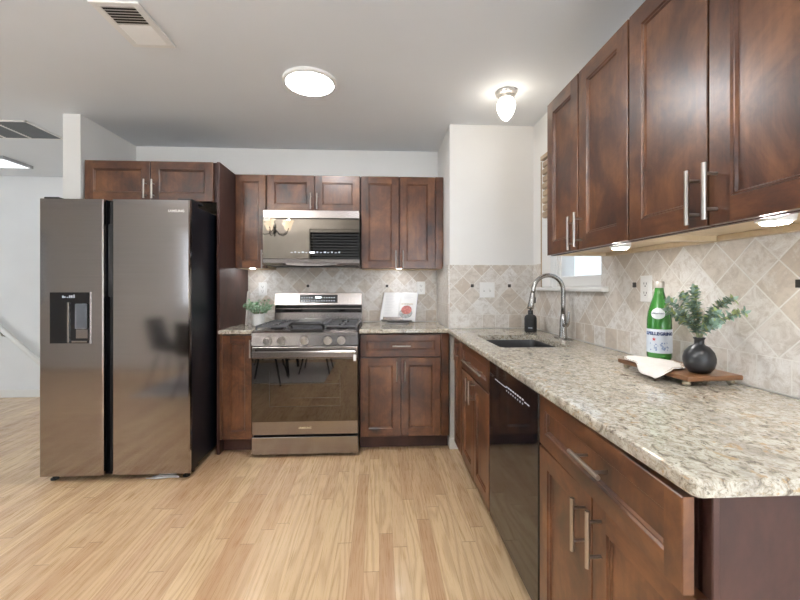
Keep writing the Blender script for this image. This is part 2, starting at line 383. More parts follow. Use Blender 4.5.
# ------------------------------------------------------------------ cabinets
def door_mesh(x0, x1, z0, z1, y0=0, th=.02, fw=.058):
    bm = bmesh.new(); V = lambda x, y, z: bm.verts.new((x, y, z))
    c = .0018
    def ring(i, y): return [V(x0+i, y, z0+i), V(x1-i, y, z0+i), V(x1-i, y, z1-i), V(x0+i, y, z1-i)]
    def bridge(A, B, mats=(1, 0, 1, 0)):
        for k in range(4):
            f = bm.faces.new((A[k], A[(k+1) % 4], B[(k+1) % 4], B[k])); f.material_index = mats[k]
    back = ring(0, y0+th); bm.faces.new(back[::-1]); s = ring(0, y0+c); bridge(back, s)
    f0 = ring(c, y0); bridge(s, f0)
    i = fw
    ins = ring(i, y0)
    # stiles run full height, rails between them
    bl, br, tr, tl = f0; a, b_, c_, d = ins
    ls, le = V(x0+i, y0, z0+c), V(x0+i, y0, z1-c); rs, re = V(x1-i, y0, z0+c), V(x1-i, y0, z1-c)
    for q, m in (((bl, ls, a, d, le, tl), 0), ((rs, br, tr, re, c_, b_), 0), ((ls, rs, b_, a), 1), ((d, c_, re, le), 1)):
        bm.faces.new(q).material_index = m
    r1 = ring(i+.004, y0+.0045); bridge(ins, r1); r2 = ring(i+.008, y0+.0045); bridge(r1, r2); r3 = ring(i+.0115, y0+.0105); bridge(r2, r3)
    bm.faces.new(r3).material_index = 0
    return bm
def handle(parent, cx, cz, ln, axis, y0=0, proud=.034, r=.0058):
    b = bmesh.new(); h = ln/2; p = h*.62
    if axis == 'z':
        tube(b, [(cx, y0-proud, cz-h), (cx, y0-proud, cz+h)], r, 12)
        for s in (-p, p): tube(b, [(cx, y0+.0005, cz+s), (cx, y0-proud, cz+s)], r*.75, 8)
    else:
        tube(b, [(cx-h, y0-proud, cz), (cx+h, y0-proud, cz)], r, 12)
        for s in (-p, p): tube(b, [(cx+s, y0+.0005, cz), (cx+s, y0-proud, cz)], r*.75, 8)
    return obj('handle', b, NICKEL, parent, 40)
def front(parent, name, x0, x1, z0, z1, hd=None, fw=.058, y0=0, loose=None):
    d = obj(name, door_mesh(x0, x1, z0, z1, y0, fw=fw), [WOOD, WOODH], parent)
    if hd: handle(d, *hd, y0=y0)
    return d
def base_cab(name, label, loc, rz, W, D, fillers=(), z1=.879):
    t = thing(name, label, 'cabinet', loc, rz)
    obj('body', box(0, W, .0215, D, .11, z1), WOODPAN, t)
    obj('toe_kick', box(0, W, .085, .10, .001, .1095), WOODPAN, t)
    for (a, c) in fillers: obj('filler', box(a, c, .001, .0210, .11, z1-.002, .0015), WOOD, t)
    return t
YD = 2.90; BD = YW-YD-.012
# back run, base
t = base_cab('base_cabinet', 'narrow one-door wood base cabinet between the refrigerator panel and the stove', (-1.157, YD, 0), 0, .243, BD, [(.0, .014)])
front(t, 'door', .018, .239, .112, .868, (.2265, .775, .13, 'z'), .055)
t = base_cab('base_cabinet', 'wood base cabinet right of the stove with one drawer over two doors', (-.145, YD, 0), 0, .672, BD, [(.608, .667)])
front(t, 'drawer', .008, .604, .706, .868, (.31, .787, .135, 'x'), .045)
front(t, 'door', .008, .304, .112, .696, (.276, .60, .145, 'z')); front(t, 'door', .308, .604, .112, .696, (.335, .60, .145, 'z'))
# right run, base (local x runs towards the camera)
R = -PI/2; XD = .535; RD = XW-XD-.012
t = base_cab('base_cabinet', 'narrow pull-out wood base cabinet in the corner beyond the sink', (XD, 2.757, 0), R, .240, RD)
front(t, 'door', .004, .236, .125, .868, (.150, .80, .137, 'z'), .05)
t = base_cab('base_cabinet', 'wood sink base cabinet with two doors beside the black dishwasher', (XD, 2.514, 0), R, .638, RD, z1=.660)
obj('top_rail', box(0, .638, .0215, .055, .660, .879), WOODPAN, t)
front(t, 'false_drawer', .004, .634, .706, .868, (.375, .778, .42, 'x'), .045)
front(t, 'door', .004, .317, .125, .696, (.285, .632, .135, 'z')); front(t, 'door', .321, .634, .125, .696, (.352, .632, .135, 'z'))
t = base_cab('base_cabinet', 'nearest wood base cabinet at the end of the counter with its drawer slightly open', (XD, 1.281, 0), R, .628, RD)
front(t, 'door', .004, .324, .125, .696, (.292, .606, .137, 'z')); front(t, 'door', .328, .652, .125, .696, (.366, .614, .137, 'z'))
dw = obj('drawer', door_mesh(.004, .652, .704, .869, 0, fw=.045), [WOOD, WOODH], t); handle(dw, .372, .800, .145, 'x')
obj('drawer_box', box(.03, .60, .0205, .035, .73, .84), WOODPAN, dw)
dw.rotation_euler = (0, 0, -.040)     # hangs a little open at the near end
ep = thing('end_panel', 'dark brown panel closing the near end of the right counter', 'end panel', (XD+.0225, .627, 0))
obj('panel', box(.014, XW-XD-.0235, 0, .020, .001, .879, .001), WOODPAN, ep)
obj('edge_strip', box(0, .0135, -.003, .020, .001, .879, .002), WOODPAN, ep)
# tall panel at the refrigerator
tag(obj('side_panel', box(-1.180, -1.159, 2.9065, YW-.003, .001, 2.133, .0015), WOODPAN), 'tall dark wood panel standing between the refrigerator and the stove counter', 'panel')

def wall_cab(name, label, loc, rz, W, D, z0, z1, raw=False, fillers=()):
    t = thing(name, label, 'cabinet', loc, rz)
    zz = z0+.022
    b = bmesh.new(); bx(b, 0, W, .0215, D, zz, z1)
    bx(b, 0, W, .0215, .040, z0, zz)
    obj('body', b, WOODPAN, t)
    b = box(.017, W-.017, .041, D-.002, zz-.004, zz-.0003); bx(b, 0, .0165, .0403, D, z0, zz-.0003); bx(b, W-.0165, W, .0403, D, z0, zz-.0003)
    obj('underside', b, PALEWOOD, t)
    obj('cleat', box(.017, W-.017, D-.03, D-.003, z0-.002, zz-.0045, .002), PALEWOOD, t)
    for (a, c) in fillers: obj('filler', box(a, c, .001, .021, z0, z1, .0015), WOOD, t)
    return t
YU = 3.2027; UD = YW-YU-.003
t = wall_cab('wall_cabinet', 'narrow one-door wood wall cabinet left of the microwave', (-1.157, YU, 0), 0, .246, UD, 1.3746, 2.131)
front(t, 'door', .003, .242, 1.3766, 2.129, (.220, 1.445, .15, 'z'), .055)
t = wall_cab('wall_cabinet', 'short two-door wood wall cabinet above the microwave', (-.909, YU, 0), 0, .755, UD, 1.832, 2.131)
front(t, 'door', .004, .381, 1.834, 2.129, (.357, 1.915, .13, 'z')); front(t, 'door', .388, .751, 1.834, 2.129, (.409, 1.915, .13, 'z'))
t = wall_cab('wall_cabinet', 'two-door wood wall cabinet right of the microwave over the open cookbook', (-.151, YU, 0), 0, .682, UD, 1.3746, 2.131, fillers=[(.615, .680)])
front(t, 'door', .007, .312, 1.3766, 2.129, (.287, 1.445, .15, 'z')); front(t, 'door', .320, .611, 1.3766, 2.129, (.345, 1.445, .15, 'z'))
t = wall_cab('wall_cabinet', 'two-door wood wall cabinet above the refrigerator', (-2.113, 2.9065, 0), 0, .931, YW-2.9065-.003, 1.842, 2.133)
front(t, 'door', .010, .462, 1.844, 2.131, (.437, 1.925, .135, 'z')); front(t, 'door', .468, .905, 1.844, 2.131, (.492, 1.925, .135, 'z'))
XU = .8398; RU = XW-XU-.013
t = wall_cab('wall_cabinet', 'two-door wood wall cabinet on the right wall beside the sink window', (XU, 1.913, 0), R, .637, RU, 1.378, 2.131)
front(t, 'door', .003, .301, 1.380, 2.129, (.283, 1.452, .142, 'z'), .06); front(t, 'door', .310, .634, 1.380, 2.129, (.338, 1.461, .142, 'z'), .06)
t = wall_cab('wall_cabinet', 'nearest two-door wood wall cabinet on the right wall above bottle and vase', (XU, 1.273, 0), R, .637, RU, 1.378, 2.131)
front(t, 'door', .003, .315, 1.380, 2.129, (.290, 1.456, .142, 'z'), .06); front(t, 'door', .321, .634, 1.380, 2.129, (.345, 1.461, .142, 'z'), .06)

# ------------------------------------------------------------------ countertops
def slab(bm, poly, z0, z1, hole=None, r=.007):
    prof = [(r, z0), (r*.3, z0+r*.3), (0, z0+r), (0, z1-r), (r*.3, z1-r*.3), (r, z1)]
    n = len(poly); P = [Vector(p) for p in poly]
    def off(d):
        out = []
        for i in range(n):
            a, b, c = P[i-1], P[i], P[(i+1) % n]
            e1 = (b-a).normalized(); e2 = (c-b).normalized()
            n1 = Vector((-e1.y, e1.x)); n2 = Vector((-e2.y, e2.x))
            k = (n1+n2)/(1+n1.dot(n2)); out.append(b+k*d)
        return out
    ls = [[(p.x, p.y, z) for p in off(d)] for d, z in prof]
    rings = [[bm.verts.new(p) for p in l] for l in ls]
    for a, b in zip(rings, rings[1:]):
        for i in range(n): bm.faces.new((a[i], a[(i+1) % n], b[(i+1) % n], b[i]))
    def fill(ring, z, flip):
        es = []
        for i in range(n):
            e = bm.edges.get((ring[i], ring[(i+1) % n])); es.append(e)
        hv = None
        if hole:
            hv = [bm.verts.new((x, y, z)) for x, y in hole]
            es += [bm.edges.new((hv[i], hv[(i+1) % len(hv)])) for i in range(len(hv))]
        bmesh.ops.triangle_fill(bm, use_beauty=True, use_dissolve=False, edges=es)
        return hv
    a = fill(rings[0], z0, True); c = fill(rings[-1], z1, False)
    if hole:
        for i in range(len(a)): bm.faces.new((a[i], a[(i+1) % len(a)], c[(i+1) % len(a)], c[i]))
    return bm
def rrect(x0, x1, y0, y1, r, k=5):
    out = []
    for cx, cy, a0 in ((x1-r, y1-r, 0), (x0+r, y1-r, PI/2), (x0+r, y0+r, PI), (x1-r, y0+r, 3*PI/2)):
        for i in range(k+1): a = a0+PI/2*i/k; out.append((cx+r*math.cos(a), cy+r*math.sin(a)))
    return out
CT = .911; YC = 2.8743
tag(obj('countertop', slab(bmesh.new(), [(-1.157, YC), (-.9115, YC), (-.9115, YW-.0115), (-1.157, YW-.0115)], .8805, CT), GRANITE),
    'short granite countertop piece between the refrigerator panel and the stove', 'countertop')
SX0, SX1, SY0, SY1 = .625, 1.005, 1.975, 2.49
hole = rrect(SX0, SX1, SY0, SY1, .03)
main = slab(bmesh.new(), [(-.146, YC), (.507, YC), (.507, .612), (.511, .603), (.520, .5985), (XW-.0115, .5985), (XW-.0115, YB-.0115), (XB-.0115, YB-.0115), (XB-.0115, YW-.0115), (-.146, YW-.0115)], .8805, CT, hole)
tag(obj('countertop', main, GRANITE), 'long L-shaped speckled granite countertop with the sink cut into it', 'countertop')
# sink
sk = thing('sink', 'dark undermount sink basin set in the granite counter', 'sink', ((SX0+SX1)/2, (SY0+SY1)/2, .8795))
b = bmesh.new(); cx, cy = (SX0+SX1)/2, (SY0+SY1)/2
def rr(d, r, z): return [(x-cx, y-cy, z) for x, y in rrect(SX0+d, SX1-d, SY0+d, SY1-d, r)]
loops(b, [rr(-.018, .04, -.003), rr(-.018, .04, -.0003), rr(-.003, .03, -.0003), rr(0, .03, -.02), rr(.006, .04, -.19), rr(.03, .05, -.205)], cap0=False)
obj('basin', b, plain('dark_sink_steel', (.075, .075, .078), .3, metal=.7), sk, 40)
obj('drain', lathe(bmesh.new(), [(.045, -.2045), (.045, -.202), (.03, -.203), (.012, -.2005)], 24), SATIN, sk, 40)

# ------------------------------------------------------------------ refrigerator
FX0, FX1, FYF = -2.108, -1.194, 2.535
fr = thing('refrigerator', 'tall dark stainless side-by-side refrigerator with an ice dispenser in its left door', 'refrigerator', ((FX0+FX1)/2, FYF, 0))
hw = (FX1-FX0)/2
obj('case', box(-hw+.006, hw-.010, .115, .76, .05, 1.752, .006, 2), CASEBLUE, fr)
obj('kick_plate', box(-hw+.02, hw-.02, .09, .114, .012, .05), BLACK, fr)
GX0, GX1 = -1.720-(FX0+FX1)/2, -1.672-(FX0+FX1)/2
def fridge_door(name, x0, x1):
    b = bmesh.new(); r = .010
    # rounded front, flat back
    pr = [(x0+.002, .108), (x0, .02), (x0+.003, .006), (x0+r, 0.0), (x1-r, 0.0), (x1-.003, .006), (x1, .02), (x1-.002, .108)]
    return loops(b, [[(x, y, z) for x, y in pr] for z in (.045, 1.772)])
dl = obj('freezer_door', fridge_door('l', -hw, GX0), [FRIDGE], fr); dr = obj('refrigerator_door', fridge_door('r', GX1, hw), [FRIDGE], fr)
for d, x0, x1 in ((dl, -hw, GX0), (dr, GX1, hw)):
    # dark flanks of the doors
    sx = x1+.0003 if d is dr else x1+.0003
    obj('door_side', box(x1+.0002, x1+.0016, .021, .108, .046, 1.771), CASEBLUE, d)
obj('door_side', box(GX1-.0016, GX1-.0002, .021, .108, .046, 1.771), CASEBLUE, dr)
obj('center_gap', box(GX0+.003, GX1-.003, .055, .114, .05, 1.765), BLACKMAT, fr)
obj('grip', box(GX0+.006, GX1-.006, .03, .055, 1.16, 1.62, .003), BLACKMAT, fr)
for s, xx in ((-1, -hw+.05), (1, hw-.05)):
    obj('hinge_cover', box(xx-.045, xx+.045, .03, .20, 1.7725, 1.79, .006, 2), BLACKMAT, fr)
    obj('foot', lathe(bmesh.new(), [(.022, .001), (.022, .01), (.012, .012), (.012, .05)], 16, (xx, .06, 0)), BLACKMAT, fr, 40)
# dispenser: framed recess applied to the left door
mx = (FX0+FX1)/2; DX0, DX1 = -2.037-mx, -1.801-mx; DZ0, DZ1 = .873, 1.189
ds = obj('dispenser', box(DX0, DX1, -.0035, -.0004, DZ0, DZ1, .0012), GLOSSBLACK, dl)
b = bmesh.new(); e = .004
bx(b, DX0-e, DX0, -.005, -.0003, DZ0-e, DZ1+e); bx(b, DX1, DX1+e, -.005, -.0003, DZ0-e, DZ1+e); bx(b, DX0, DX1, -.005, -.0003, DZ0-e, DZ0); bx(b, DX0, DX1, -.005, -.0003, DZ1, DZ1+e)
obj('dispenser_bezel', b, STEEL, dl)
b = bmesh.new(); mxd = DX0+.105
bx(b, mxd, mxd+.012, -.012, -.0036, DZ0+.004, DZ1-.062, .002)
obj('dispenser_divider', b, STEEL, dl)
obj('dispenser_paddle', box(mxd+.05, DX1-.012, -.016, -.0036, DZ0+.09, DZ1-.07, .005, 2), plain('paddle_grey', (.10, .11, .13), .3), dl)
obj('drip_tray', box(mxd+.03, DX1-.006, -.016, -.0036, DZ0+.004, DZ0+.016, .002), STEEL, dl)
obj('drip_plate', box(mxd+.05, DX1-.012, -.0046, -.0036, DZ0+.03, DZ0+.085), STEEL, dl)
DIM = emis('dim_display', (.75, .85, 1), .12, (.35, .37, .40))
b = bmesh.new()
for k, (wx, hz) in enumerate(((.012, .014), (.008, .010), (.012, .006), (.012, .016), (.010, .016), (.009, .02))):
    bx(b, DX0+.072+k*.0135, DX0+.072+k*.0135+wx*.8, -.0042, -.0036, DZ1-.034, DZ1-.034+hz)
obj('display_icons', b, DIM, dl)
LOGO = plain('logo_silver', (.72, .70, .68), .3)
text('logo', 'SAMSUNG', .022, LOGO, dr, Matrix.Translation((hw-.085, -.0005, 1.702)) @ FRONT, bold=.0006)
# plastic wrap scrap on the floor below its right door
b = bmesh.new()
for k in range(3):
    y = .02*k
    tube(b, [(-.10+.03*k, y, .006), (-.03, y-.012, .011+.004*k), (.04, y+.006, .007), (.11-.02*k, y-.005, .012)], [.003, .006, .005, .003], 6)
o = tag(obj('plastic_scrap', b, plain('clear_plastic_scrap', (.75, .77, .8), .15), None, True), 'crumpled clear plastic scrap on the floor under the refrigerator door', 'scrap'); o.location = (-1.38, 2.565, 0)

# ------------------------------------------------------------------ range
RX0, RW = -.9076, .7574; RY = 2.8234
rg = thing('gas_range', 'stainless gas range with a dark glass oven door and five knobs', 'stove', (RX0+RW/2, RY, 0)); hw = RW/2-.001
obj('body', box(-hw+.004, hw-.004, .046, .675, .03, .893), BLACK, rg)
obj('drawer', box(-hw, hw, .004, .045, .026, .150, .004, 2), STEEL, rg)
od = obj('oven_door', box(-hw, hw, .0, .045, .168, .796, .005, 2), STEEL, rg)
obj('oven_window', box(-hw+.004, hw-.004, -.003, -.0003, .262, .712, .001), OVENGLASS, od)
b = bmesh.new(); e = .0015
for a in ((-.25, .25, .37, .37+e), (-.25, .25, .53, .53+e), (-.25, -.25+e, .37, .62), (.25-e, .25, .37, .62), (-.10, .25, .43, .43+e)): bx(b, a[0], a[1], -.0036, -.0030, a[2], a[3])
obj('rack_lines', b, plain('rack_line_grey', (.10, .09, .08), .4), od)
b = bmesh.new(); bx(b, -hw+.012, hw-.012, -.052, -.036, .722, .772, .007, 2)
for s in (-1, 1): bx(b, s*(hw-.05)-.015, s*(hw-.05)+.015, -.036, -.0005, .73, .764, .004)
obj('oven_handle', b, STEEL, od)
obj('sticker', box(hw-.030, hw-.012, -.0535, -.0522, .700, .745), WHITEPL, od)
text('logo', 'SAMSUNG', .020, plain('logo_gold', (.62, .48, .30), .35), od, Matrix.Translation((0, -.0005, .215)) @ FRONT, bold=.0004)
b = bmesh.new(); loops(b, [[(x, -.004, .803), (x, .045, .803), (x, .045, .872), (x, .006, .872)] for x in (-hw, hw)])
cp = obj('control_panel', b, STEEL, rg)
for px in (267.7, 281.7, 304.5, 328.0, 341.6):
    kx = (px-305.2)/107.0*RW
    b = bmesh.new()
    for r0, r1, y0, y1 in ((.031, .030, -.002, -.008), (.025, .022, -.008, -.030)):
        tube(b, [(kx, y0, .838), (kx, y1, .838)], [r0, r1], 24)
    k = obj('knob', b, NICKEL, rg, 40)
    obj('pointer', box(kx-.005, kx+.005, -.037, -.0302, .815, .861, .002), NICKEL, k)
b = bmesh.new(); loops(b, [[(x, .0, .874), (x, .62, .874), (x, .62, .905), (x, .02, .905), (x, .002, .896)] for x in (-hw, hw)])
obj('cooktop', b, STEEL, rg)
obj('cooktop_pan', box(-hw+.02, hw-.02, .05, .585, .9055, .909, .001), STEEL, rg)
def grate(x0, x1):
    b = bmesh.new(); y0, y1 = .055, .58; z0, z1 = .928, .942; t = .011
    bx(b, x0, x1, y0, y0+t, z0, z1, .002); bx(b, x0, x1, y1-t, y1, z0, z1, .002); bx(b, x0, x0+t, y0+t, y1-t, z0, z1); bx(b, x1-t, x1, y0+t, y1-t, z0, z1)
    bx(b, x0+t, x1-t, (y0+y1)/2-t/2, (y0+y1)/2+t/2, z0, z1)
    for q in (.25, .75):
        yc = y0+(y1-y0)*q; xc = (x0+x1)/2
        bx(b, x0+t, xc-.03, yc-t/2, yc+t/2, z0, z1); bx(b, xc+.03, x1-t, yc-t/2, yc+t/2, z0, z1)
        bx(b, xc-t/2, xc+t/2, yc-.105, yc-.03, z0, z1); bx(b, xc-t/2, xc+t/2, yc+.03, yc+.105, z0, z1)
    for xx in (x0, x1-t):
        for yy in (y0, y1-t): bx(b, xx, xx+t, yy, yy+t, .9095, z0)
    return obj('grate', b, IRON, rg)
grate(-hw+.012, -.132); grate(.132, hw-.012)
for xx in (-.245, .245):
    for yy in (.19, .45): obj('burner', lathe(bmesh.new(), [(.048, .9095), (.048, .916), (.036, .917), (.036, .924), (.01, .926)], 24, (xx, yy, 0)), BLACKMAT, rg, 40)
gd = obj('griddle', box(-.125, .125, .09, .57, .930, .948, .006, 2), IRON, rg)
for y0_, y1_ in ((.10, .14), (.53, .56)): obj('griddle_rest', box(-.11, .11, y0_, y1_, .9095, .9298), IRON, gd)
b = bmesh.new(); tube(b, [(-.118, .085, .93), (-.118, .045, .945), (-.10, .035, .958), (.10, .035, .958), (.118, .045, .945), (.118, .085, .93)], .011, 8); obj('griddle_grip', b, BLACKMAT, gd, True)
obj('griddle_plate', box(-.10, .10, .20, .56, .9485, .957, .004), plain('griddle_grey', (.20, .20, .205), .3, metal=.5), gd)
b = bmesh.new(); loops(b, [[(x, .615, .874), (x, .680, .874), (x, .680, 1.168), (x, .652, 1.172), (x, .640, 1.168), (x, .617, 1.070), (x, .638, 1.066), (x, .638, 1.005), (x, .622, 1.0)] for x in (-hw, hw)])
bg = obj('backguard', b, STEEL, rg)
obj('vent_slot', box(-hw+.002, hw-.002, .628, .6375, 1.006, 1.062), GLOSSBLACK, bg)
obj('vent_bar', box(-hw+.01, hw-.01, .618, .6275, 1.028, 1.040, .002), STEEL, bg)
b = bmesh.new(); sl = math.atan2(.023, .098)
tilt = Matrix.Translation((0, .6285, 1.119)) @ Matrix.Rotation(-sl, 4, 'X')
dpn = obj('display', xform(box(-.165, .165, -.0035, -.0005, -.036, .036), tilt), GLOSSBLACK, bg)
b = bmesh.new()
for r_ in range(2):
    for k in range(14):
        if k in (5, 6, 7) and r_ == 1: continue
        x = -.15+k*.0215; bx(b, x, x+.012, -.0042, -.0036, -.022+r_*.028, -.014+r_*.028)
obj('display_marks', xform(b, tilt), DIM, bg)
text('display_clock', '1:35', .026, emis('display_lit', (.8, .9, 1), 1.2), bg, tilt @ Matrix.Translation((0, -.0037, .012)) @ FRONT) if False else obj('display_clock', xform(box(-.028, .022, -.0042, -.0036, .004, .022), tilt), emis('display_lit', (.8, .9, 1), .9), bg)
for s in (-1, 1):
    for yy in (.08, .6): obj('foot', lathe(bmesh.new(), [(.018, .001), (.018, .012), (.010, .013), (.010, .0295)], 14, (s*(hw-.05), yy, 0)), BLACKMAT, rg, 40)

# ------------------------------------------------------------------ microwave
MY = 3.10
mw = thing('microwave', 'stainless over-the-range microwave with a smoked glass front above the stove', 'microwave', (-.531, MY, 1.392)); hw = .376
obj('body', box(-hw+.003, hw-.003, .046, YW-MY-.012, .012, .432), BLACK, mw)
md = obj('door', box(-hw, hw, .004, .045, .050, .370, .003), GLOSSBLACK, mw)
obj('door_glass', box(-hw, hw, -.002, .0036, .052, .368, .001), SMOKED, md)
obj('top_grille', box(-hw, hw, .0, .045, .371, .434, .003), STEEL, mw)
b = bmesh.new(); loops(b, [[(x, .0, .049), (x, .045, .049), (x, .045, .004), (x, .022, .0), (x, .003, .020)] for x in (-hw, hw)])
bs = obj('bottom_trim', b, STEEL, mw)
b = bmesh.new(); loops(b, [[(x, .004, .018+.0), (x, .030, .012), (x, .030, -.002-.012*(1-(x/.2)**2)), (x, .004, .008-.012*(1-(x/.2)**2))] for x in [-.2+.04*i for i in range(11)]])
obj('grip_lip', b, STEEL, mw, 40)
obj('vent_panel', box(-hw+.02, hw-.02, .05, .35, .002, .0115), BLACKMAT, mw)
b = bmesh.new()
for k in range(14):
    x = -.16+k*.0285
    bx(b, x, x+(.013 if k % 3 else .018), -.0027, -.0021, .098, .104+.006*(k % 2))
obj('display_marks', b, DIM, md)
obj('display_clock', box(-.012, .026, -.0027, -.0021, .096, .108), emis('clock_lit', (.9, .95, 1), 1.2), md)
obj('sticker', box(-hw+.008, -hw+.052, -.0027, -.0021, .352, .366), WHITEPL, md)

# ------------------------------------------------------------------ dishwasher
dwz = thing('dishwasher', 'glossy black dishwasher built in under the right counter', 'dishwasher', (XD, 1.874, 0), R)
obj('tub', box(.002, .586, .03, RD, .11, .877), BLACKMAT, dwz)
dd = obj('door', box(.006, .586, .0, .029, .118, .866, .004, 2), GLOSSBLACK, dwz)
obj('top_edge', box(.006, .586, .001, .029, .8665, .872, .001), STEEL, dd)
b = bmesh.new()
for k in range(16):
    x = .10+k*.026
    if 5 < k < 14: bx(b, x, x+.016, -.0008, -.0002, .800, .806); bx(b, x+.002, x+.010, -.0008, -.0002, .784, .790)
    else: bx(b, x, x+.020, -.0008, -.0002, .796, .800)
obj('control_marks', b, DIM, dd)
obj('kick_plate', box(.006, .586, .085, .10, .001, .1095), BLACKMAT, dwz)
# ------------------------------------------------------------------ faucet, soap
fc = thing('faucet', 'tall brushed nickel gooseneck faucet behind the sink', 'faucet', (1.11, 2.30, CT))
obj('base_plate', xform(lathe(bmesh.new(), [(.030, .0005), (.030, .004), (.026, .007)], 28), Matrix.Scale(3.6, 4, (0, 1, 0))), SATIN, fc, 40)
obj('body', lathe(bmesh.new(), [(.024, .0075), (.023, .02), (.021, .06), (.020, .11), (.017, .135), (.0125, .15)], 24), SATIN, fc, 40)
pts = [(0, 0, .148), (0, 0, .20), (0, 0, .27)]; rad = .092; zc = .290
pts += [(-rad+rad*math.cos(a), 0, zc+rad*math.sin(a)) for a in [PI*i/14 for i in range(15)]]
pts += [(-2*rad-.004, 0, .275)]
obj('neck', tube(bmesh.new(), pts, .0130, 14), SATIN, fc, True)
obj('spray_head', tube(bmesh.new(), [(-2*rad-.003, 0, .276), (-2*rad-.005, 0, .262), (-2*rad-.012, 0, .215), (-2*rad-.017, 0, .182), (-2*rad-.0175, 0, .178)], [.0135, .0145, .018, .021, .017], 18), SATIN, fc, 50)
obj('spray_button', box(-2*rad+.006, -2*rad+.014, -.004, .004, .215, .250, .002), BLACK, fc)
b = bmesh.new(); tube(b, [(0, -.015, .085), (0, -.044, .085)], .014, 14); tube(b, [(0.004, -.045, .088), (.006, -.053, .115), (.008, -.056, .165)], [.011, .010, .006], 10)
obj('lever', b, SATIN, fc, 40)
sp = thing('soap_dispenser', 'matte black pump soap dispenser beside the faucet', 'soap dispenser', (1.047, 2.65, CT))
obj('bottle', lathe(bmesh.new(), [(.036, .0005), (.040, .004), (.041, .012), (.041, .095), (.038, .108), (.028, .118), (.017, .122), (.017, .138)], 28), BLACKMAT, sp, 50)
b = bmesh.new(); lathe(b, [(.018, .1385), (.018, .152), (.006, .153), (.006, .172), (.012, .173), (.012, .180)], 20); tube(b, [(0, 0, .178), (.01, .035, .178), (.012, .045, .172)], .005, 8)
obj('pump', b, BLACK, sp, 50)
obj('print_mark', xform(box(-.014, .014, -.0006, .0004, .030, .034), Matrix.Translation((-.0165, -.0375, 0)) @ Matrix.Rotation(-.41, 4, 'Z')), DIM, sp)

# ------------------------------------------------------------------ right counter still life
bd = thing('serving_board', 'low wooden serving board on ball feet under the vase', 'serving board', (1.040, 1.325, CT), .07)
obj('board', box(-.097, .097, -.162, .162, .017, .033, .004, 2), BOARDWOOD, bd)
for sx in (-1, 1):
    for sy in (-1, 1): obj('foot', lathe(bmesh.new(), [(.006, .0005), (.011, .004), (.0125, .009), (.010, .014), (.008, .0168)], 14, (sx*.078, sy*.135, 0)), plain('brass_foot', (.45, .38, .27), .35, metal=.6), bd, True)
BT = CT+.0335
bt = thing('water_bottle', 'green glass mineral water bottle with a pale blue label', 'bottle', (1.078, 1.448, BT))
GREEN = plain('green_bottle_glass', (.06, .29, .05), .06, spec=.7, trans=.35)
obj('glass_body', lathe(bmesh.new(), [(.030, .0005), (.038, .003), (.0415, .012), (.0415, .130), (.0410, .15), (.038, .18), (.029, .215), (.0195, .245), (.0155, .262), (.0145, .275)], 32), GREEN, bt, 50)
def band(r, z0, z1, a0, a1, n=20, th=.0006):
    b = bmesh.new()
    ls = [[((r+d)*math.sin(a), -(r+d)*math.cos(a), z) for d, z in ((0, z0), (th, z0), (th, z1), (0, z1))] for a in [a0+(a1-a0)*i/n for i in range(n+1)]]
    return loops(b, ls)
FACE = -.63                                     # the label faces the camera side of the room
LBL = plain('label_paper', (.62, .67, .74), .5, .05, 30)
lb = obj('label_band', band(.0417, .028, .118, FACE-1.9, FACE+1.9, 40), LBL, bt)
INK = plain('label_ink', (.03, .05, .14), .5)
text('label_lettering', 'S.PELLEGRINO', .0165, INK, lb, Matrix.Rotation(FACE, 4, 'Z') @ Matrix.Translation((0, 0, .101)), bend=.0426, bold=.0009)
b = bmesh.new()
for k in range(5):
    a = PI/2+2*PI*k/5
    v = [b.verts.new((x, y, 0)) for x, y in ((.008*math.cos(a), .008*math.sin(a)), (.0032*math.cos(a-.63), .0032*math.sin(a-.63)), (0, 0), (.0032*math.cos(a+.63), .0032*math.sin(a+.63)))]
    b.faces.new(v)
for v in b.verts: a = (v.co.x-.018)/.0429; v.co = Vector((.0429*math.sin(a), -.0429*math.cos(a), v.co.y+.080))
obj('label_star', xform(b, Matrix.Rotation(FACE, 4, 'Z')), plain('label_red', (.62, .05, .06), .5), lb)
b = bmesh.new()
rn = random.Random(3)
for k in range(26):
    a = FACE-.8+rn.random()*1.6; z = .036+.03*rn.random(); wd = .05+.1*rn.random()
    ls = [[((.0425+d)*math.sin(q), -(.0425+d)*math.cos(q), zz) for d, zz in ((0, z), (.0004, z), (.0004, z+.0025+.004*rn.random()), (0, z+.003))] for q in (a, a+wd*.5, a+wd)]
    loops(b, ls)
obj('label_scene', b, plain('label_blue_print', (.22, .30, .47), .5), lb)
b = bmesh.new()
rings = []
for f in (0, .4, .75, 1):
    l_ = []
    for i in range(22):
        q = 2*PI*i/22; a = FACE-.12+.62*f*math.cos(q); z = .178+.021*f*math.sin(q)
        rr_ = (.038+(.18-z)*.15 if z < .18 else .038-(z-.18)*.257)+.0008
        l_.append((rr_*math.sin(a), -rr_*math.cos(a), z))
    rings.append(l_)
vr = [[b.verts.new(p) for p in l_] for l_ in rings[1:]]; cen = b.verts.new(rings[0][0])
for i in range(22):
    b.faces.new((cen, vr[0][i], vr[0][(i+1) % 22]))
    for a, c in zip(vr, vr[1:]): b.faces.new((a[i], c[i], c[(i+1) % 22], a[(i+1) % 22]))
nl = obj('neck_label', b, plain('neck_label_paper', (.66, .70, .72), .5), bt)
text('neck_lettering', 'S.PELLEGRINO', .0068, plain('neck_label_ink', (.22, .25, .30), .5), nl, Matrix.Rotation(FACE-.12, 4, 'Z') @ Matrix.Translation((0, 0, .178)), bend=.0396, bold=.0003)
obj('cap', lathe(bmesh.new(), [(.0165, .2752), (.0170, .277), (.0170, .296), (.0155, .300), (.006, .301)], 24), plain('grey_cap', (.50, .46, .42), .35, metal=.4), bt, 50)

